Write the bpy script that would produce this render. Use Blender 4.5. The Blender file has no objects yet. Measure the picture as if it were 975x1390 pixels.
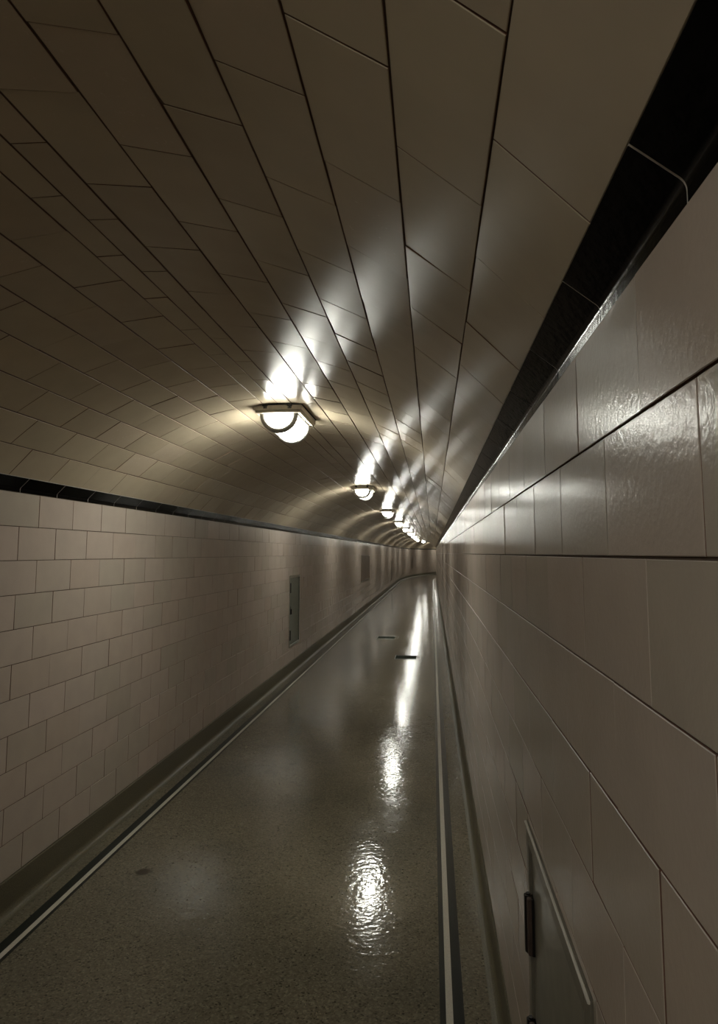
import bpy, math, random
import numpy as np
from mathutils import Matrix, Vector

random.seed(7)
rng = np.random.default_rng(11)
scene = bpy.context.scene
COL = scene.collection

# ------------------------------------------------------------------ camera
EYE = 1.57                       # eye height above the floor edge (m)
F_PX, PITCH, YAW, ROLL = 940.92, 0.10685, 0.1048, 0.00191
IW, IH, PCX, PCY = 975.0, 1390.0, 487.5, 650.0
cy_, sy_ = math.cos(YAW), math.sin(YAW)
cp_, sp_ = math.cos(PITCH), math.sin(PITCH)
r0 = Vector((cy_, sy_, 0)); u0 = Vector((sy_*sp_, -cy_*sp_, cp_)); fw = Vector((-sy_*cp_, cy_*cp_, sp_))
cr_, sr_ = math.cos(ROLL), math.sin(ROLL)
right = cr_*r0 + sr_*u0; up = cr_*u0 - sr_*r0
cam = bpy.data.cameras.new('camera'); camo = bpy.data.objects.new('camera', cam); COL.objects.link(camo)
M = Matrix.Identity(4)
for i in range(3):
    M[i][0] = right[i]; M[i][1] = up[i]; M[i][2] = -fw[i]
M[2][3] = EYE
camo.matrix_world = M
cam.sensor_fit = 'AUTO'; cam.sensor_width = 36.0
cam.lens = F_PX/IH*36.0
cam.shift_y = -(IH/2-PCY)/IH
cam.clip_start = 0.02; cam.clip_end = 300
scene.camera = camo

# ------------------------------------------------------------------ world, exposure
w = bpy.data.worlds.new('world'); scene.world = w; w.use_nodes = True
w.node_tree.nodes['Background'].inputs[0].default_value = (0, 0, 0, 1)
w.node_tree.nodes['Background'].inputs[1].default_value = 0
vs = scene.view_settings
vs.view_transform = 'Standard'; vs.look = 'None'; vs.gamma = 1; vs.use_curve_mapping = False
vs.exposure = 0.0
LAMP_STRENGTH = 61.0
scene.cycles.max_bounces = 12; scene.cycles.diffuse_bounces = 8; scene.cycles.glossy_bounces = 6
scene.cycles.sample_clamp_indirect = 4.0; scene.cycles.caustics_reflective = True
scene.cycles.use_denoising = True

# ------------------------------------------------------------------ tunnel measurements
ROW = 0.155; TILE = 0.31715; GAP = 0.0032
XL, XR = -1.8807, 0.2241         # wall faces
XC = -0.8306                     # crown of the vault
SHEAR = 0.01545                  # the courses on the left lie a little lower
J2R = EYE - 0.0041               # height of joint two of the right wall
S_BEND, K_BEND = 39.61, 0.01848  # straight, then a long bend to the right
S0, S1 = -7.4, 66.0
ARC_R, ARC_W, ARC_HW = 1.3402, 0.1521, 0.0779
ARC_Z = EYE + 0.8093
CAP_H = 0.060

def zshear(z, x): return z + SHEAR*(x - XR)
def plan(e, s):
    if s <= S_BEND: return (e, s, 0.0)
    th = K_BEND*(s-S_BEND)
    return ((1-math.cos(th))/K_BEND + e*math.cos(th), S_BEND + math.sin(th)/K_BEND - e*math.sin(th), th)
def pt(e, s, z):
    x, y, _ = plan(e, s); return (x, y, z)
def arc(a):                      # arc length from the crown -> offset, height, angle
    t = a/ARC_R
    x = XC + ARC_R*math.sin(t)
    return x, ARC_Z - ARC_R + ARC_R*math.cos(t) + 0.014*(x-XC), t
FXC = (XL+XR)/2
def floor_z(x): return SHEAR*(x - FXC)                 # the floor falls a little to the left, like the courses

def project(P):
    d = P - np.array([0, 0, EYE])
    R = np.array(right); U = np.array(up); F = np.array(fw)
    dz = d @ F
    dz_ = np.where(dz > 0.05, dz, 0.05)
    return PCX + F_PX*(d@R)/dz_, PCY - F_PX*(d@U)/dz_, dz

# ------------------------------------------------------------------ node helpers
def mat(name):
    m = bpy.data.materials.new(name); m.use_nodes = True
    nt = m.node_tree
    return m, nt, nt.nodes['Principled BSDF']
def N(nt, t, **kw):
    n = nt.nodes.new(t)
    for k, v in kw.items():
        if k in n.inputs: n.inputs[k].default_value = v
        else: setattr(n, k, v)
    return n
def ramp(nt, stops):
    n = nt.nodes.new('ShaderNodeValToRGB')
    while len(n.color_ramp.elements) < len(stops): n.color_ramp.elements.new(0.5)
    for e, (p, c) in zip(n.color_ramp.elements, stops):
        e.position = p; e.color = (*c, 1)
    return n
def math_n(nt, op, a, b=None):
    n = nt.nodes.new('ShaderNodeMath'); n.operation = op
    for i, v in enumerate((a, b)):
        if v is None: continue
        if isinstance(v, (int, float)): n.inputs[i].default_value = v
        else: nt.links.new(v, n.inputs[i])
    return n.outputs[0]

def tile_material(name, stops, rough, bump, spec=0.5, scale=70, wave=0.002):
    m, nt, b = mat(name); L = nt.links
    oi = N(nt, 'ShaderNodeObjectInfo'); geo = N(nt, 'ShaderNodeNewGeometry'); tc = N(nt, 'ShaderNodeTexCoord')
    rnd = math_n(nt, 'FRACT', math_n(nt, 'ADD', oi.outputs['Random'], geo.outputs['Random Per Island']))
    cr = ramp(nt, stops); L.new(rnd, cr.inputs[0])
    gp = geo.outputs['Position']
    cloud = N(nt, 'ShaderNodeTexNoise', Scale=9.0, Detail=3.0); L.new(gp, cloud.inputs['Vector'])
    mix = N(nt, 'ShaderNodeMixRGB', blend_type='MULTIPLY'); mix.inputs[0].default_value = 0.25
    c2 = ramp(nt, [(0.3, (0.72, 0.72, 0.72)), (0.75, (1, 1, 1))]); L.new(cloud.outputs[0], c2.inputs[0])
    L.new(cr.outputs[0], mix.inputs[1]); L.new(c2.outputs[0], mix.inputs[2]); L.new(mix.outputs[0], b.inputs['Base Color'])
    fine = N(nt, 'ShaderNodeTexNoise', Scale=scale, Detail=3.0, Roughness=0.55); L.new(gp, fine.inputs['Vector'])
    wav = N(nt, 'ShaderNodeTexNoise', Scale=7.0, Detail=1.0); L.new(gp, wav.inputs['Vector'])
    hgt = math_n(nt, 'ADD', math_n(nt, 'MULTIPLY', fine.outputs[0], 0.0022), math_n(nt, 'MULTIPLY', wav.outputs[0], wave))
    bp = N(nt, 'ShaderNodeBump'); bp.inputs['Strength'].default_value = bump; bp.inputs['Distance'].default_value = 1.0
    L.new(hgt, bp.inputs['Height']); L.new(bp.outputs[0], b.inputs['Normal'])
    rr = math_n(nt, 'ADD', math_n(nt, 'MULTIPLY', rnd, 0.05), math_n(nt, 'ADD', math_n(nt, 'MULTIPLY', fine.outputs[0], 0.06), rough-0.05))
    L.new(rr, b.inputs['Roughness'])
    b.inputs['Specular IOR Level'].default_value = spec
    return m

WALL_STOPS = [(0.0, (0.455, 0.375, 0.315)), (0.35, (0.475, 0.40, 0.345)), (0.6, (0.43, 0.375, 0.315)), (0.85, (0.495, 0.41, 0.355)), (1.0, (0.42, 0.36, 0.30))]
CEIL_STOPS = [(0.0, (0.49, 0.415, 0.30)), (0.4, (0.52, 0.44, 0.32)), (0.7, (0.46, 0.385, 0.28)), (1.0, (0.53, 0.44, 0.33))]
M_WALL = tile_material('glazed_wall_tile', WALL_STOPS, 0.20, 0.25, 0.07, 85, 0.0008)
M_CEIL = tile_material('glazed_vault_tile', CEIL_STOPS, 0.235, 0.10, 0.09, 70, 0.0006)
M_CEIL_EDGE = tile_material('eased_vault_tile_edge', CEIL_STOPS, 0.5, 0.1, 0.1)
M_WALL_EDGE = tile_material('eased_wall_tile_edge', WALL_STOPS, 0.3, 0.1, 0.3)

m, nt, b = mat('black_glaze'); M_BLACK = m
b.inputs['Specular IOR Level'].default_value = 0.06; b.inputs['Base Color'].default_value = (0.002, 0.002, 0.002, 1); b.inputs['Roughness'].default_value = 0.13
nz = N(nt, 'ShaderNodeTexNoise', Scale=60.0); geo = N(nt, 'ShaderNodeNewGeometry'); nt.links.new(geo.outputs['Position'], nz.inputs['Vector'])
bp = N(nt, 'ShaderNodeBump'); bp.inputs['Strength'].default_value = 0.25; bp.inputs['Distance'].default_value = 0.002
nt.links.new(nz.outputs[0], bp.inputs['Height']); nt.links.new(bp.outputs[0], b.inputs['Normal'])

def plain(name, col, rough=0.6, metal=0.0, noise=0.15, scale=40.0, bump=0.0):
    m, nt, b = mat(name)
    geo = N(nt, 'ShaderNodeNewGeometry'); nz = N(nt, 'ShaderNodeTexNoise', Scale=scale, Detail=4.0)
    nt.links.new(geo.outputs['Position'], nz.inputs['Vector'])
    lo = tuple(c*(1-noise) for c in col); hi = tuple(min(1, c*(1+noise)) for c in col)
    cr = ramp(nt, [(0.3, lo), (0.7, hi)]); nt.links.new(nz.outputs[0], cr.inputs[0])
    nt.links.new(cr.outputs[0], b.inputs['Base Color'])
    b.inputs['Roughness'].default_value = rough; b.inputs['Metallic'].default_value = metal
    if bump:
        bp = N(nt, 'ShaderNodeBump'); bp.inputs['Strength'].default_value = bump; bp.inputs['Distance'].default_value = 0.002
        nt.links.new(nz.outputs[0], bp.inputs['Height']); nt.links.new(bp.outputs[0], b.inputs['Normal'])
    return m
M_BISQUE = plain('unglazed_tile_edge', (0.16, 0.075, 0.05), 0.8)
M_GROUT = plain('dark_grout', (0.10, 0.068, 0.048), 0.9, scale=120)
M_PALE_GROUT = plain('pale_grout', (0.50, 0.46, 0.41), 0.85, scale=120)
M_BASE = plain('dark_terrazzo_base', (0.105, 0.092, 0.055), 0.45, noise=0.35, scale=160)
M_BLACKSTRIPE = plain('black_green_terrazzo', (0.012, 0.016, 0.014), 0.22, noise=0.4, scale=200)
M_WHITESTRIPE = plain('white_terrazzo', (0.55, 0.52, 0.44), 0.25, noise=0.12, scale=200)
M_ALU = plain('cream_lamp_enamel', (0.70, 0.63, 0.52), 0.35, 0.0, 0.08)
M_RING = plain('grey_ring_metal', (0.50, 0.49, 0.46), 0.42, 0.5, 0.1)
M_DARKMETAL = plain('dark_hardware', (0.012, 0.010, 0.010), 0.4, 0.2, 0.3)
M_GASKET = plain('black_gasket', (0.008, 0.008, 0.008), 0.7)
M_STEEL = plain('brushed_steel_trim', (0.42, 0.42, 0.38), 0.3, 0.9, 0.1)
M_GREENSTEEL = plain('grey_green_painted_steel', (0.13, 0.145, 0.115), 0.35, 0.0, 0.12, 14.0)
M_BROWNSTEEL = plain('brown_painted_steel', (0.16, 0.12, 0.085), 0.35, 0.0, 0.12, 14.0)
M_BRIGHT = plain('bright_metal_bead', (0.80, 0.78, 0.72), 0.3, 0.3, 0.05)
M_FRAME = plain('dull_frame_metal', (0.24, 0.22, 0.18), 0.35, 0.3, 0.1)
M_BRONZE = plain('brown_hinge_leaf', (0.09, 0.06, 0.05), 0.45, 0.1, 0.2)
M_LEAFSTEEL = plain('dull_steel_leaf', (0.33, 0.32, 0.27), 0.30, 0.6, 0.15, 18.0)
M_COVERPLATE = plain('dull_green_cover_metal', (0.04, 0.05, 0.04), 0.85, 0.0, 0.2)
M_COVERPLATE.node_tree.nodes['Principled BSDF'].inputs['Specular IOR Level'].default_value = 0.12

m, nt, b = mat('lamp_glass_lit'); M_GLASS = m
b.inputs['Base Color'].default_value = (0.9, 0.9, 0.88, 1); b.inputs['Roughness'].default_value = 0.4
b.inputs['Emission Color'].default_value = (1.0, 1.0, 0.90, 1); b.inputs['Emission Strength'].default_value = LAMP_STRENGTH

def terrazzo(name, tint, dotted=False):
    m, nt, b = mat(name); L = nt.links
    geo = N(nt, 'ShaderNodeNewGeometry'); gp = geo.outputs['Position']
    v = N(nt, 'ShaderNodeTexVoronoi', Scale=150.0); L.new(gp, v.inputs['Vector'])
    sep = N(nt, 'ShaderNodeSeparateColor'); L.new(v.outputs['Color'], sep.inputs[0])
    chips = ramp(nt, [(0.0, tuple(c*0.30 for c in tint)), (0.10, tuple(c*0.8 for c in tint)), (0.5, tint), (0.85, tuple(c*1.2 for c in tint)), (1.0, tuple(min(1, c*1.55) for c in tint))])
    L.new(sep.outputs[0], chips.inputs[0])
    big = N(nt, 'ShaderNodeTexNoise', Scale=1.6, Detail=5.0); L.new(gp, big.inputs['Vector'])
    c2 = ramp(nt, [(0.3, (0.8, 0.8, 0.8)), (0.7, (1.08, 1.05, 1.02))]); L.new(big.outputs[0], c2.inputs[0])
    mx = N(nt, 'ShaderNodeMixRGB', blend_type='MULTIPLY'); mx.inputs[0].default_value = 1
    L.new(chips.outputs[0], mx.inputs[1]); L.new(c2.outputs[0], mx.inputs[2])
    out = mx.outputs[0]
    if dotted:                                   # one old brown stain
        n2 = N(nt, 'ShaderNodeTexNoise', Scale=40.0); L.new(gp, n2.inputs['Vector'])
        dist = N(nt, 'ShaderNodeVectorMath', operation='DISTANCE'); L.new(gp, dist.inputs[0])
        dist.inputs[1].default_value = (-1.445, 3.51, -0.0095)
        d2 = math_n(nt, 'ADD', dist.outputs['Value'], math_n(nt, 'MULTIPLY', n2.outputs[0], 0.03))
        st = ramp(nt, [(0.040, (0.18, 0.15, 0.11)), (0.062, (1, 1, 1))]); L.new(d2, st.inputs[0])
        m3 = N(nt, 'ShaderNodeMixRGB', blend_type='MULTIPLY'); m3.inputs[0].default_value = 1
        L.new(out, m3.inputs[1]); L.new(st.outputs[0], m3.inputs[2]); out = m3.outputs[0]
    L.new(out, b.inputs['Base Color']); b.inputs['Specular IOR Level'].default_value = 0.4
    rg = math_n(nt, 'ADD', math_n(nt, 'MULTIPLY', big.outputs[0], 0.10), 0.05); L.new(rg, b.inputs['Roughness'])
    w1 = N(nt, 'ShaderNodeTexNoise', Scale=5.0, Detail=2.0); L.new(gp, w1.inputs['Vector'])
    w2 = N(nt, 'ShaderNodeTexNoise', Scale=38.0, Detail=2.0); L.new(gp, w2.inputs['Vector'])
    h = math_n(nt, 'ADD', math_n(nt, 'MULTIPLY', w1.outputs[0], 0.0016), math_n(nt, 'MULTIPLY', w2.outputs[0], 0.0011))
    bp = N(nt, 'ShaderNodeBump'); bp.inputs['Strength'].default_value = 1.0; bp.inputs['Distance'].default_value = 1.0
    L.new(h, bp.inputs['Height']); L.new(bp.outputs[0], b.inputs['Normal'])
    return m
M_FLOOR = terrazzo('olive_terrazzo', (0.15, 0.137, 0.10), True)
M_BORDER = terrazzo('border_terrazzo', (0.165, 0.148, 0.105))

# ------------------------------------------------------------------ object helpers
def link(name, me, parent=None, **props):
    o = bpy.data.objects.new(name, me); COL.objects.link(o)
    if parent: o.parent = parent
    for k, v in props.items(): o[k] = v
    return o
def mesh(name, verts, faces, mats, midx=None, smooth=False):
    me = bpy.data.meshes.new(name)
    me.from_pydata([tuple(map(float, v)) for v in verts], [], [tuple(map(int, f)) for f in faces])
    for mm in (mats if isinstance(mats, (list, tuple)) else [mats]): me.materials.append(mm)
    if midx is not None: me.polygons.foreach_set('material_index', list(map(int, midx)))
    if smooth: me.polygons.foreach_set('use_smooth', [True]*len(me.polygons))
    me.update()
    return me
def stations(a=S0, b=S1):
    s = [a]
    while s[-1] < b - 1e-6:
        st = 4.0 if s[-1] < S_BEND - 4 else 0.6
        s.append(min(b, s[-1]+st))
    return s
def sweep(name, prof, mats, a=S0, b=S1, closed=False, smooth=False):
    """extrude an (offset, height) outline along the tunnel"""
    st = stations(a, b); n = len(prof); V = []; Fc = []
    for s in st: V += [pt(x, s, z) for x, z in prof]
    for i in range(len(st)-1):
        for j in range(n if closed else n-1):
            k = (j+1) % n
            Fc.append((i*n+j, i*n+k, (i+1)*n+k, (i+1)*n+j))
    if closed:
        Fc.append(tuple(range(n))); Fc.append(tuple((len(st)-1)*n+j for j in range(n-1, -1, -1)))
    return mesh(name, V, Fc, mats, smooth=smooth)

CH = 0.0009; TH = 0.010
def tile_template(ly, lz):
    """tile with eased edges; glazed face towards +x at x=0, length along y, height along z"""
    a, b_ = ly/2, lz/2
    V = []
    for x, q in ((-TH, 0), (-CH, 0), (0, CH)):
        V += [(x, -a+q, -b_+q), (x, a-q, -b_+q), (x, a-q, b_-q), (x, -a+q, b_-q)]
    Fc = [(8, 9, 10, 11)]; mi = [0]
    for i in range(4):
        j = (i+1) % 4
        Fc.append((4+i, 4+j, 8+j, 8+i)); mi.append(2)
        Fc.append((i, j, 4+j, 4+i)); mi.append(1)
    return np.array(V), Fc, mi
TEMPL = {}; TMESH = {}
def template(ly, lz):
    k = (round(ly, 4), round(lz, 4))
    if k not in TEMPL: TEMPL[k] = tile_template(*k)
    return k, TEMPL[k]

def lay_tiles(parent, name, tiles, mats, limit=300):
    """tiles: list of (Matrix, ly, lz). The ones that show largest become objects, the rest one joined part."""
    cent = np.array([t[0].translation[:] for t in tiles])
    U, Vv, D = project(cent)
    area = np.zeros(len(tiles))
    view = np.array([0, 0, EYE])
    for i, (mx, ly, lz) in enumerate(tiles):
        if D[i] < 0.15 or not (-60 < U[i] < IW+60 and -60 < Vv[i] < IH+60): continue
        d = view - cent[i]; r = np.linalg.norm(d); n = np.array(mx.col[0][:3])
        area[i] = ly*lz*max(0, float(n@d)/r)/D[i]**2
    order = np.argsort(-area)[:limit]
    pick = set(int(i) for i in order if area[i] > 0)
    V = []; Fc = []; mi = []; off = 0
    for i, (mx, ly, lz) in enumerate(tiles):
        k, (tv, tf, tm) = template(ly, lz)
        if i in pick:
            key = (k, mats[0].name)
            if key not in TMESH: TMESH[key] = mesh(name, tv, tf, mats, tm)
            o = link(name, TMESH[key], parent); o.matrix_world = mx
        else:
            A = np.array(mx); V.append(tv @ A[:3, :3].T + A[:3, 3])
            Fc += [tuple(q+off for q in f) for f in tf]; mi += tm; off += len(tv)
    link(name + '_remainder', mesh(name + '_remainder', np.concatenate(V), Fc, mats, mi), parent, kind='stuff')

def frame(normal, along, third, pos, jitter):
    """matrix whose x is the tile's face normal"""
    m3 = Matrix((normal, along, third)).transposed()
    e = [random.gauss(0, jitter) for _ in range(2)]
    m3 = m3 @ Matrix.Rotation(e[0], 3, 'Y') @ Matrix.Rotation(e[1], 3, 'Z')
    mx = m3.to_4x4(); mx.translation = Vector(pos) + Vector(normal)*random.gauss(0, 0.00025)
    return mx

# ------------------------------------------------------------------ floor
def floor_prof(x0, x1, n, drop=0.0):
    return [(x0+(x1-x0)*i/n, floor_z(x0+(x1-x0)*i/n)-drop) for i in range(n+1)]
def ribbon(name, x0, x1, a, b, m, parent, n=1, depth=0.018):
    topp = floor_prof(x0, x1, n)
    prof = topp + [(x1, floor_z(x1)-depth), (x0, floor_z(x0)-depth)]
    return link(name, sweep(name, prof, m, a, b, closed=True), parent)
bed = floor_prof(XL-0.05, XR+0.05, 12, 0.006)
bed = bed + [(XR+0.05, -0.12), (XL-0.05, -0.12)]
floor = link('floor', sweep('floor', bed, M_GROUT, closed=True), kind='structure')
LS = [-1.768, -1.722, -1.698, -1.681]      # left: black outer, white, black inner edges
RS = [0.0115, 0.0325, 0.0565, 0.094]       # right: black inner, white, black outer edges
joints = [S0] + [3.84 + 6.1*k for k in range(-1, 11)] + [S1]
SG = 0.0016
for a, b2 in zip(joints[:-1], joints[1:]):
    ribbon('terrazzo_slab', LS[3], RS[0], a+SG, b2-SG, M_FLOOR, floor, 12)
    ribbon('white_inlay', LS[1], LS[2], a+SG/2, b2-SG/2, M_WHITESTRIPE, floor)
    ribbon('white_inlay', RS[1], RS[2], a+SG/2-0.27, b2-SG/2-0.27, M_WHITESTRIPE, floor)
for x0, x1 in ((LS[0], LS[1]), (LS[2], LS[3]), (RS[0], RS[1]), (RS[2], RS[3])):
    ribbon('black_inlay', x0, x1, S0, S1, M_BLACKSTRIPE, floor)
ribbon('border_strip', XL+0.012, LS[0], S0, S1, M_BORDER, floor, 2)
ribbon('border_strip', RS[3], XR-0.012, S0, S1, M_BORDER, floor, 2)

# ------------------------------------------------------------------ walls
OPEN = {'L': [], 'R': []}
J0 = {'R': J2R + 2*ROW, 'L': zshear(J2R + 2*ROW, XL)}
def rects_minus(s0, s1, z0, z1, holes):
    out = [(s0, s1, z0, z1)]
    for h in holes:
        nxt = []
        for a, b2, c, d in out:
            if a >= h[1] or b2 <= h[0] or c >= h[3] or d <= h[2]: nxt.append((a, b2, c, d)); continue
            if a < h[0]: nxt.append((a, h[0], c, d))
            if b2 > h[1]: nxt.append((h[1], b2, c, d))
            a2, b3 = max(a, h[0]), min(b2, h[1])
            if c < h[2]: nxt.append((a2, b3, c, h[2]))
            if d > h[3]: nxt.append((a2, b3, h[3], d))
        out = [q for q in nxt if q[1]-q[0] > 0.012 and q[3]-q[2] > 0.012]
    return out
# openings: station range, height range (world)
PANEL_NEAR = (1.10, 1.79, EYE-1.245, EYE-0.640)            # right wall, by the viewer
PANEL_GREEN = (9.12, 9.82, EYE-1.240, EYE-0.303)           # left wall
PANEL_BROWN = (18.45, 20.85, EYE-0.775, EYE-0.055)         # left wall, further in
PANEL_SLOT = (31.9, 32.5, EYE-1.27, EYE-0.33)
PANEL_FAR = (46.6, 47.4, EYE-1.02, EYE-0.22)
OPEN['R'] = [PANEL_NEAR]; OPEN['L'] = [PANEL_GREEN, PANEL_BROWN, PANEL_SLOT, PANEL_FAR]

def wall(side):
    x = XL if side == 'L' else XR
    n = 1 if side == 'L' else -1
    back = x - n*0.0035
    top = J0[side] + 0.10; bot = -0.10
    # grout bed behind the tiles, cut where a panel is let into the wall
    zs = sorted({bot, top} | {h[2] for h in OPEN[side]} | {h[3] for h in OPEN[side]})
    ss = sorted(set(stations()) | {h[0] for h in OPEN[side]} | {h[1] for h in OPEN[side]})
    V = []; Fc = []
    for a, b2 in zip(ss[:-1], ss[1:]):
        for c, d in zip(zs[:-1], zs[1:]):
            if any(a >= h[0]-1e-6 and b2 <= h[1]+1e-6 and c >= h[2]-1e-6 and d <= h[3]+1e-6 for h in OPEN[side]): continue
            k = len(V)
            V += [pt(back, a, c), pt(back, b2, c), pt(back, b2, d), pt(back, a, d)]
            Fc.append((k, k+1, k+2, k+3) if n > 0 else (k+3, k+2, k+1, k))
    for h in OPEN[side]:                          # reveals and back of each recess
        dp = back - n*0.07
        for q in (((h[0], h[2]), (h[0], h[3])), ((h[1], h[3]), (h[1], h[2])), ((h[0], h[3]), (h[1], h[3])), ((h[1], h[2]), (h[0], h[2]))):
            k = len(V); (a, c), (b2, d) = q
            V += [pt(back, a, c), pt(back, b2, d), pt(dp, b2, d), pt(dp, a, c)]; Fc.append((k, k+1, k+2, k+3))
        k = len(V); V += [pt(dp, h[0], h[2]), pt(dp, h[1], h[2]), pt(dp, h[1], h[3]), pt(dp, h[0], h[3])]; Fc.append((k, k+1, k+2, k+3))
    name = 'wall_left' if side == 'L' else 'wall_right'
    root = link(name, mesh(name, V, Fc, M_GROUT), kind='structure')
    sA = 3.15867 if side == 'L' else 0.761
    tiles = []
    for j in range(11):                           # courses from the black cove down
        ph = sA + (0 if j % 2 == 0 else TILE/2)
        z1 = J0[side] - j*ROW; z0 = z1 - ROW
        k0 = math.ceil((S0-ph)/TILE); k1 = math.floor((S1-ph)/TILE)-1
        for k in range(k0, k1+1):
            a = ph+k*TILE
            holes = [(h[0], h[1], h[2], h[3]) for h in OPEN[side]]
            for (a0, a1, c0, c1) in rects_minus(a, a+TILE, z0, z1, holes):
                sm = (a0+a1)/2; px, py, th = plan(x, sm)
                nr = Vector((n*math.cos(th), -n*math.sin(th), 0)); al = Vector((n*math.sin(th), n*math.cos(th), 0))
                mx = frame(nr, al, Vector((0, 0, 1)), (px, py, (c0+c1)/2), 0.0022)
                tiles.append((mx, a1-a0-GAP, c1-c0-GAP))
    lay_tiles(root, 'wall_tile', tiles, [M_WALL, M_BISQUE, M_WALL_EDGE])
    return root
wall_l = wall('L'); wall_r = wall('R')

# ------------------------------------------------------------------ vault
PH = [.40, .89, .39, .87, .37, .86, .36, .86, .49, 1.0, .47, .97, .45, .95, .43, .94]
A_EDGE = ARC_HW + 7*ARC_W
lines = [ARC_HW+7*ARC_W-i*ARC_W for i in range(8)] + [0.0] + [-ARC_HW-i*ARC_W for i in range(8)]
prof = []
for i in range(41):
    a = A_EDGE - 2*A_EDGE*i/40; t = a/ARC_R; o = 0.0035
    x, z, _ = arc(a); prof.append((x + o*math.sin(t), z + o*math.cos(t)))
thick = [(x + 0.12*math.sin((A_EDGE-2*A_EDGE*i/40)/ARC_R), z + 0.12*math.cos((A_EDGE-2*A_EDGE*i/40)/ARC_R)) for i, (x, z) in enumerate(prof)]
ceiling = link('ceiling', sweep('ceiling', prof + thick[::-1], M_GROUT, closed=True), kind='structure')
tiles = []
for r in range(16):
    a0, a1 = lines[r+1], lines[r]; am = (a0+a1)/2; wd = a1-a0
    x, z, t = arc(am)
    sag = ARC_R*(1-math.cos(wd/2/ARC_R))*0.5
    ph = PH[r]*TILE
    k0 = math.ceil((S0-ph)/TILE); k1 = math.floor((S1-ph)/TILE)-1
    for k in range(k0, k1+1):
        sm = ph+(k+0.5)*TILE
        px, py, th = plan(x - sag*math.sin(t), sm)
        inward = (-math.sin(t), -math.cos(t)); across = (math.cos(t), -math.sin(t))
        nr = Vector((inward[0]*math.cos(th), -inward[0]*math.sin(th), inward[1]))
        ac = Vector((across[0]*math.cos(th), -across[0]*math.sin(th), across[1]))
        al = ac.cross(nr)
        mx = frame(nr, al, ac, (px, py, z - sag*math.cos(t)), 0.0035)
        tiles.append((mx, TILE-GAP, wd-GAP))
lay_tiles(ceiling, 'vault_tile', tiles, [M_CEIL, M_BISQUE, M_CEIL_EDGE])

# ------------------------------------------------------------------ black cove trim between wall and vault
def cove(side, name):
    n = 1 if side == 'L' else -1
    x = XL if side == 'L' else XR
    z0 = J0[side]
    ax, az, _ = arc(-A_EDGE if side == 'L' else A_EDGE)
    dx, dz = abs(ax-x) + 0.002, az - z0
    flat = 0.013; bend = 0.016; fl = -n*0.0025       # set slightly behind the tile faces
    prof = [(x + fl, z0+0.0015), (x + fl, z0+flat)]
    ang = math.atan2(dx, dz-flat-bend*0.45)          # lean of the straight slope from the vertical
    for i in range(1, 7):
        f = ang*i/6
        prof.append((x + fl + n*bend*(1-math.cos(f)), z0+flat + bend*math.sin(f)))
    prof.append((ax, az))
    outer = [(p[0]-n*0.012, p[1]+0.003) for p in prof]
    bedp = [(p[0]-n*0.0008, p[1]+0.0005) for p in prof]
    bed2 = [(x-n*0.10, prof[-1][1]+0.10), (x-n*0.10, z0)]
    root = link(name, sweep(name, bedp + [(prof[-1][0], prof[-1][1]+0.06)] + bed2, M_PALE_GROUT, closed=True), kind='structure')
    ph = (0.45 if side == 'L' else 0.92)*TILE
    k0 = math.ceil((S0-ph)/TILE); k1 = math.floor((S1-ph)/TILE)-1
    ring = prof + outer[::-1]; m_ = len(ring)
    V = []; Fc = []; cache = None
    for k in range(k0, k1+1):
        a, b2 = ph+k*TILE+0.0022, ph+(k+1)*TILE-0.0022
        fc = [(j, (j+1) % m_, m_+(j+1) % m_, m_+j) for j in range(m_)] + [tuple(range(m_))[::-1], tuple(range(m_, 2*m_))]
        if 0.0 < b2 and a < 17.0:
            if cache is None:
                vv = [(q[0], -(b2-a)/2, q[1]) for q in ring] + [(q[0], (b2-a)/2, q[1]) for q in ring]
                cache = mesh('cove_tile', vv, fc, M_BLACK, smooth=False)
                sm = [j < len(prof)-2 for j in range(len(fc))]
                cache.polygons.foreach_set('use_smooth', sm); cache.set_sharp_from_angle(angle=math.radians(35))
            o = link('cove_tile', cache, root); o.location = (0, (a+b2)/2, 0)
        else:
            off = len(V)
            V += [pt(q[0], a, q[1]) for q in ring] + [pt(q[0], b2, q[1]) for q in ring]
            Fc += [tuple(i+off for i in f) for f in fc]
    link('cove_tile_remainder', mesh('cove_tile_remainder', V, Fc, M_BLACK), root, kind='stuff')
    return root
cove('L', 'trim_1'); cove('R', 'trim_2')

# ------------------------------------------------------------------ cove base along the floor
def base(side, name):
    n = 1 if side == 'L' else -1
    x = XL if side == 'L' else XR
    top = J0[side] - 11*ROW
    r = 0.035; pj = 0.005; zf = floor_z(x)
    prof = [(x - n*0.02, top-0.002), (x + n*(pj-0.003), top-0.002), (x + n*pj, top-0.006)]
    for i in range(7):
        f = math.pi/2*i/6
        prof.append((x + n*(pj + r*(1-math.cos(f))), zf + 0.001 + r*(1-math.sin(f))))
    prof += [(x + n*(pj+r), zf-0.004), (x - n*0.02, zf-0.004)]
    return link(name, sweep(name, prof, M_BASE, closed=True), kind='structure')
base('L', 'baseboard_left'); base('R', 'baseboard_right')

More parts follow.
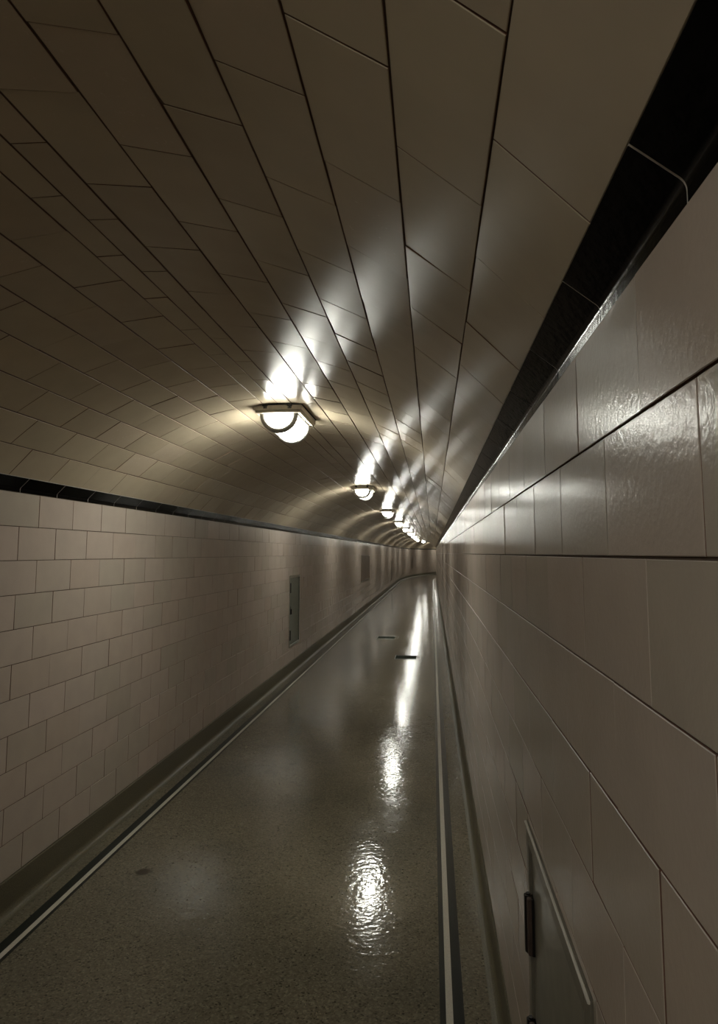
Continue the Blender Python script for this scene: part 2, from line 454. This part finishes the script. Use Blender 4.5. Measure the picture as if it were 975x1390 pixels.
# ------------------------------------------------------------------ ends of the passage (behind the viewer and beyond the bend)
for nm, s in (('wall_back', S0+0.02), ('wall_front', S1-0.02)):
    outline = [(XL, -0.05)] + [(XL, J0['L'])] + [arc(-A_EDGE + 2*A_EDGE*i/20)[:2] for i in range(21)] + [(XR, J0['R']), (XR, -0.05)]
    sgn = -0.15 if s < 0 else 0.15
    V = [pt(x, s, z) for x, z in outline] + [pt(x, s+sgn, z) for x, z in outline]; m_ = len(outline)
    Fc = [tuple(range(m_)), tuple(range(2*m_-1, m_-1, -1))] + [(j, (j+1) % m_, m_+(j+1) % m_, m_+j) for j in range(m_)]
    link(nm, mesh(nm, V, Fc, M_WALL), kind='structure')

# ------------------------------------------------------------------ mesh kit for fixtures
class MB:
    def __init__(s): s.v = []; s.f = []
    def box(s, x0, x1, y0, y1, z0, z1, c=0.0):
        """box with eased edges (c)"""
        o = len(s.v)
        if c <= 0:
            s.v += [(x, y, z) for z in (z0, z1) for x, y in ((x0, y0), (x1, y0), (x1, y1), (x0, y1))]
            s.f += [tuple(o+i for i in q) for q in ((3, 2, 1, 0), (4, 5, 6, 7), (0, 1, 5, 4), (1, 2, 6, 5), (2, 3, 7, 6), (3, 0, 4, 7))]
            return s
        rings = [(z0, c), (z0+c, 0), (z1-c, 0), (z1, c)]
        for z, q in rings:
            pts = [(x0+q+c, y0+q), (x1-q-c, y0+q), (x1-q, y0+q+c), (x1-q, y1-q-c), (x1-q-c, y1-q), (x0+q+c, y1-q), (x0+q, y1-q-c), (x0+q, y0+q+c)]
            s.v += [(x, y, z) for x, y in pts]
        s.f.append(tuple(o+i for i in range(7, -1, -1))); s.f.append(tuple(o+24+i for i in range(8)))
        for r in range(3):
            for i in range(8):
                j = (i+1) % 8; s.f.append((o+r*8+i, o+r*8+j, o+r*8+8+j, o+r*8+8+i))
        return s
    def cyl(s, p, axis, rad, length, n=12):
        o = len(s.v); ax = {'x': 0, 'y': 1, 'z': 2}[axis]; b1, b2 = [(1, 2), (2, 0), (0, 1)][ax]
        for e in (0, length):
            for i in range(n):
                q = [p[0], p[1], p[2]]; q[ax] += e
                q[b1] += rad*math.cos(2*math.pi*i/n); q[b2] += rad*math.sin(2*math.pi*i/n); s.v.append(tuple(q))
        s.f.append(tuple(o+i for i in range(n-1, -1, -1))); s.f.append(tuple(o+n+i for i in range(n)))
        for i in range(n):
            j = (i+1) % n; s.f.append((o+i, o+j, o+n+j, o+n+i))
        return s
    def halfdrum(s, rad, y0, y1, zc, n=20, dome=0.0):
        """solid half cylinder hanging below zc, axis along y"""
        o = len(s.v)
        for y in (y0, y1):
            for i in range(n+1):
                t = math.pi*i/n; s.v.append((rad*math.cos(t), y, zc-rad*math.sin(t)))
        m_ = n+1
        s.f.append(tuple(o+i for i in range(m_))); s.f.append(tuple(o+m_+i for i in range(m_-1, -1, -1)))
        for i in range(n): s.f.append((o+i, o+m_+i, o+m_+i+1, o+i+1))
        s.f.append((o, o+n, o+m_+n, o+m_))
        return s
    def halfring(s, r0_, r1, y0, y1, zc, n=24):
        """half annulus with thickness, open towards the ceiling"""
        o = len(s.v)
        for i in range(n+1):
            t = math.pi*i/n; cx, cz = math.cos(t), math.sin(t)
            e = 0.25*(r1-r0_); ey = 0.25*(y1-y0)
            for rr, y in ((r0_, y0+ey), (r0_+e, y0), (r1-e, y0), (r1, y0+ey), (r1, y1-ey), (r1-e, y1), (r0_+e, y1), (r0_, y1-ey)):
                s.v.append((rr*cx, y, zc-rr*cz))
        for i in range(n):
            for j in range(8):
                k = (j+1) % 8; s.f.append((o+i*8+j, o+i*8+k, o+i*8+8+k, o+i*8+8+j))
        s.f.append(tuple(o+j for j in range(7, -1, -1))); s.f.append(tuple(o+n*8+j for j in range(8)))
        return s
    def mesh(s, name, m, smooth=False): return mesh(name, s.v, s.f, m, smooth=smooth)

# ------------------------------------------------------------------ lamps
def lamp_meshes():
    out = {}
    W_, L_ = 0.134, 0.46                         # half width, length; y=0 at the front edge, z=0 at the vault
    out['gasket'] = MB().box(-W_-0.006, W_+0.006, -0.004, L_+0.004, -0.006, 0.006, 0.0).mesh('gasket', M_GASKET)
    mb = MB().box(-W_, W_, 0, L_, -0.034, -0.006, 0.003); mb.box(-W_+0.010, W_-0.010, 0.008, L_-0.008, -0.048, -0.034, 0.002)
    out['mounting_plate'] = mb.mesh('mounting_plate', M_ALU)
    out['glass_drum'] = MB().halfdrum(0.092, 0.045, L_-0.045, -0.046, 24).mesh('glass_drum', M_GLASS)
    out['end_ring'] = MB().halfring(0.079, 0.106, 0, 0.034, -0.048).mesh('end_ring', M_RING, True)
    out['guard_band'] = MB().halfring(0.0925, 0.1005, 0, 0.014, -0.046).mesh('guard_band', M_RING, True)
    mb = MB().box(-0.005, 0.005, 0, L_-0.10, -0.004, 0.004, 0.001)
    out['side_rail'] = mb.mesh('side_rail', M_RING)
    mb = MB().box(-0.014, 0.014, -0.010, 0.0, -0.014, -0.004, 0.001)
    mb.box(-0.010, 0.010, -0.006, 0.0, -0.026, -0.014, 0.001)
    out['clip'] = mb.mesh('clip', M_DARKMETAL)
    out['screw'] = MB().cyl((0, -0.0085, 0), 'y', 0.0022, 0.003, 8).mesh('screw', M_STEEL)
    return out
LM = lamp_meshes()
LAMP_S = 3.64; PITCH_S = 4.572
def lamp(k, label, group=None):
    s = LAMP_S + k*PITCH_S
    x, z, _ = arc(0.0)
    px, py, th = plan(x, s)
    root = link('ceiling_lamp', None); root.location = (px, py, z-0.001); root.rotation_euler = (0, 0, -th)
    root['label'] = label; root['category'] = 'lamp'
    if group: root['group'] = group
    def part(n, loc=(0, 0, 0), parent=root):
        o = link(n, LM[n], parent); o.location = loc; return o
    part('gasket'); part('mounting_plate'); part('glass_drum')
    part('end_ring', (0, 0.030, 0)); part('end_ring', (0, 0.46-0.062, 0))
    if k < 8:
        for y in (0.135, 0.23, 0.325): part('guard_band', (0, y, 0))
        for sx in (-1, 1): part('side_rail', (sx*0.099, 0.05, -0.050))
        for sx in (-1, 1):
            c = part('clip', (sx*0.068, 0, 0))
            for q in (-1, 1): part('screw', (q*0.006, 0, -0.020), c)
    return root
ORD = ['first and largest lit half-drum ceiling lamp, with three guard bands showing',
       'second lit half-drum ceiling lamp along the vault, beyond the largest one',
       'third lit half-drum lamp in the row along the vault',
       'fourth lit half-drum lamp in the row along the vault',
       'fifth lit half-drum lamp in the row along the vault',
       'sixth lit half-drum lamp in the row along the vault',
       'seventh lit lamp of the vault row, a small bright spot',
       'eighth lit lamp of the vault row, a small bright spot',
       'ninth lit lamp of the vault row, merged among far bright spots',
       'tenth lit lamp of the vault row, merged among far bright spots',
       'eleventh lit lamp of the vault row, where the passage bends',
       'last lit lamp in sight, lone bright dot beside the black trim']
for k, lb in enumerate(ORD): lamp(k, lb, 'half-drum lamps along the vault')
lamp(12, 'lit half-drum lamp out of sight round the far bend', 'half-drum lamps along the vault')
lamp(-1, 'lit half-drum lamp overhead just behind the viewer', 'half-drum lamps along the vault')

# ------------------------------------------------------------------ access panels let into the walls
def access_panel(side, op, paint, label, hinge_near=True, leafs=1, fw_=0.030, detail=True, proud=0.007, leaf_x=-0.004, hinges=(0.17, 0.83), hlen=0.124, trim=False):
    """y = station from the near edge, z from the lower edge, x = out of the wall face"""
    x = XL if side == 'L' else XR
    n = 1 if side == 'L' else -1
    a, b2, c, d = op; Lg, H = b2-a, d-c
    px, py, th = plan(x, a)
    root = link('access_panel', None); root.location = (px, py, c); root.rotation_euler = (0, 0, -th)
    root['label'] = label; root['category'] = 'access panel'
    def bx(x0, x1, *r):
        return (min(n*x0, n*x1), max(n*x0, n*x1)) + r
    f = MB(); g = 0.001
    f.box(*bx(-0.030, proud, g, fw_, g, H-g), 0.0015); f.box(*bx(-0.030, proud, Lg-fw_, Lg-g, g, H-g), 0.0015)
    f.box(*bx(-0.030, proud, fw_, Lg-fw_, g, fw_), 0.0015); f.box(*bx(-0.030, proud, fw_, Lg-fw_, H-fw_, H-g), 0.0015)
    link('frame', f.mesh('frame', M_FRAME if trim else M_STEEL if paint is not M_BROWNSTEEL else M_BROWNSTEEL), root)
    if trim:                                       # bright bead along the upper edge
        t_ = MB(); e = 0.005; p0, p1 = proud-0.002, proud+0.003
        t_.box(*bx(p0, p1, g, Lg-g, H-g-e, H-g), 0.0012)
        link('edge_bead', t_.mesh('edge_bead', M_BRIGHT), root, label='bright metal bead along the upper edge')
    wl = (Lg-2*fw_)/leafs
    for i in range(leafs):
        y0 = fw_ + i*wl + 0.003; y1 = fw_ + (i+1)*wl - 0.003
        leaf = link('leaf', MB().box(*bx(-0.026, leaf_x, y0, y1, fw_+0.003, H-fw_-0.003), 0.0015).mesh('leaf', paint), root)
        if not detail: continue
        hy = fw_ if (hinge_near == (i == 0)) or (leafs == 1 and hinge_near) else Lg-fw_
        for hz in hinges:
            zz = H*hz
            h = MB().cyl((n*0.008, hy, zz-hlen/2), 'z', 0.010, hlen, 12)
            h.box(*bx(-0.004, 0.004, hy-0.026 if hy > Lg/2 else hy-0.006, hy+0.006 if hy > Lg/2 else hy+0.026, zz-hlen/2, zz+hlen/2), 0.001)
            for e in (-hlen/2-0.004, hlen/2): h.cyl((n*0.008, hy, zz+e), 'z', 0.006, 0.004, 10)
            hg = link('hinge', h.mesh('hinge', M_DARKMETAL), root)
            sg = -1 if hy > Lg/2 else 1
            y0_, y1_ = sorted((hy+sg*0.009, hy+sg*0.024))
            link('hinge_plate', MB().box(*bx(-0.003, 0.013, y0_, y1_, zz-hlen/2, zz+hlen/2), 0.002).mesh('hinge_plate', M_BRONZE), hg)
        ly = y0+0.04 if leafs == 1 else (y1-0.04 if i == 0 else y0+0.04)
        lt = MB().box(*bx(-0.004, 0.003, ly-0.013, ly+0.013, H*0.45, H*0.57), 0.001)
        lt.box(*bx(0.003, 0.018, ly-0.006, ly+0.006, H*0.46, H*0.535), 0.002)
        link('latch', lt.mesh('latch', M_DARKMETAL), root)
        link('lock', MB().cyl((n*-0.003 if n > 0 else -0.012, ly, H*0.555), 'x', 0.010, 0.015, 12).mesh('lock', M_STEEL), root)
    return root
access_panel('R', PANEL_NEAR, M_LEAFSTEEL, 'grey steel access panel with black hinge low in the near right wall', hinge_near=False, proud=0.005, leaf_x=-0.002, hinges=(0.20, 0.645), fw_=0.042, trim=True)
access_panel('L', PANEL_GREEN, M_GREENSTEEL, 'narrow grey-green steel access panel with dark hinges in the left wall', hinge_near=True)
access_panel('L', PANEL_BROWN, M_BROWNSTEEL, 'low brown access panel in the left wall beyond the grey-green one', leafs=2, detail=False, fw_=0.04)
access_panel('L', PANEL_SLOT, M_BROWNSTEEL, 'dark narrow access panel far along the left wall before the bend', detail=False)
access_panel('L', PANEL_FAR, M_BROWNSTEEL, 'small dark access panel in the left wall on the bend', detail=False)

# ------------------------------------------------------------------ cover plates in the floor
def cover(x0, x1, s0, s1, label):
    xm = (x0+x1)/2; z = floor_z(xm)
    root = link('floor_cover', None); root.location = (xm, s0, z); root['label'] = label; root['category'] = 'floor cover'
    hw = (x1-x0)/2; Lg = s1-s0
    r = MB(); e = 0.005
    r.box(-hw, hw, 0, e, -0.004, 0.003, 0.001); r.box(-hw, hw, Lg-e, Lg, -0.004, 0.003, 0.001)
    r.box(-hw, -hw+e, e, Lg-e, -0.004, 0.003, 0.001); r.box(hw-e, hw, e, Lg-e, -0.004, 0.003, 0.001)
    link('rim', r.mesh('rim', M_STEEL), root)
    p = MB().box(-hw+e+0.002, hw-e-0.002, e+0.002, Lg-e-0.002, -0.004, 0.002, 0.001)
    link('plate', p.mesh('plate', M_COVERPLATE), root)
    sc = MB().cyl((0, 0, 0.001), 'z', 0.007, 0.002, 10).mesh('screw', M_STEEL)
    for sx in (-1, 1):
        for yy in (0.04, Lg-0.04):
            link('screw', sc, root).location = (sx*(hw-0.04), yy, 0)
cover(-0.572, -0.190, 10.54, 10.90, 'square metal floor cover, the nearer one, amid the lamp reflections')
cover(-1.035, -0.645, 13.02, 13.40, 'square metal floor cover, the farther one, toward the left wall')
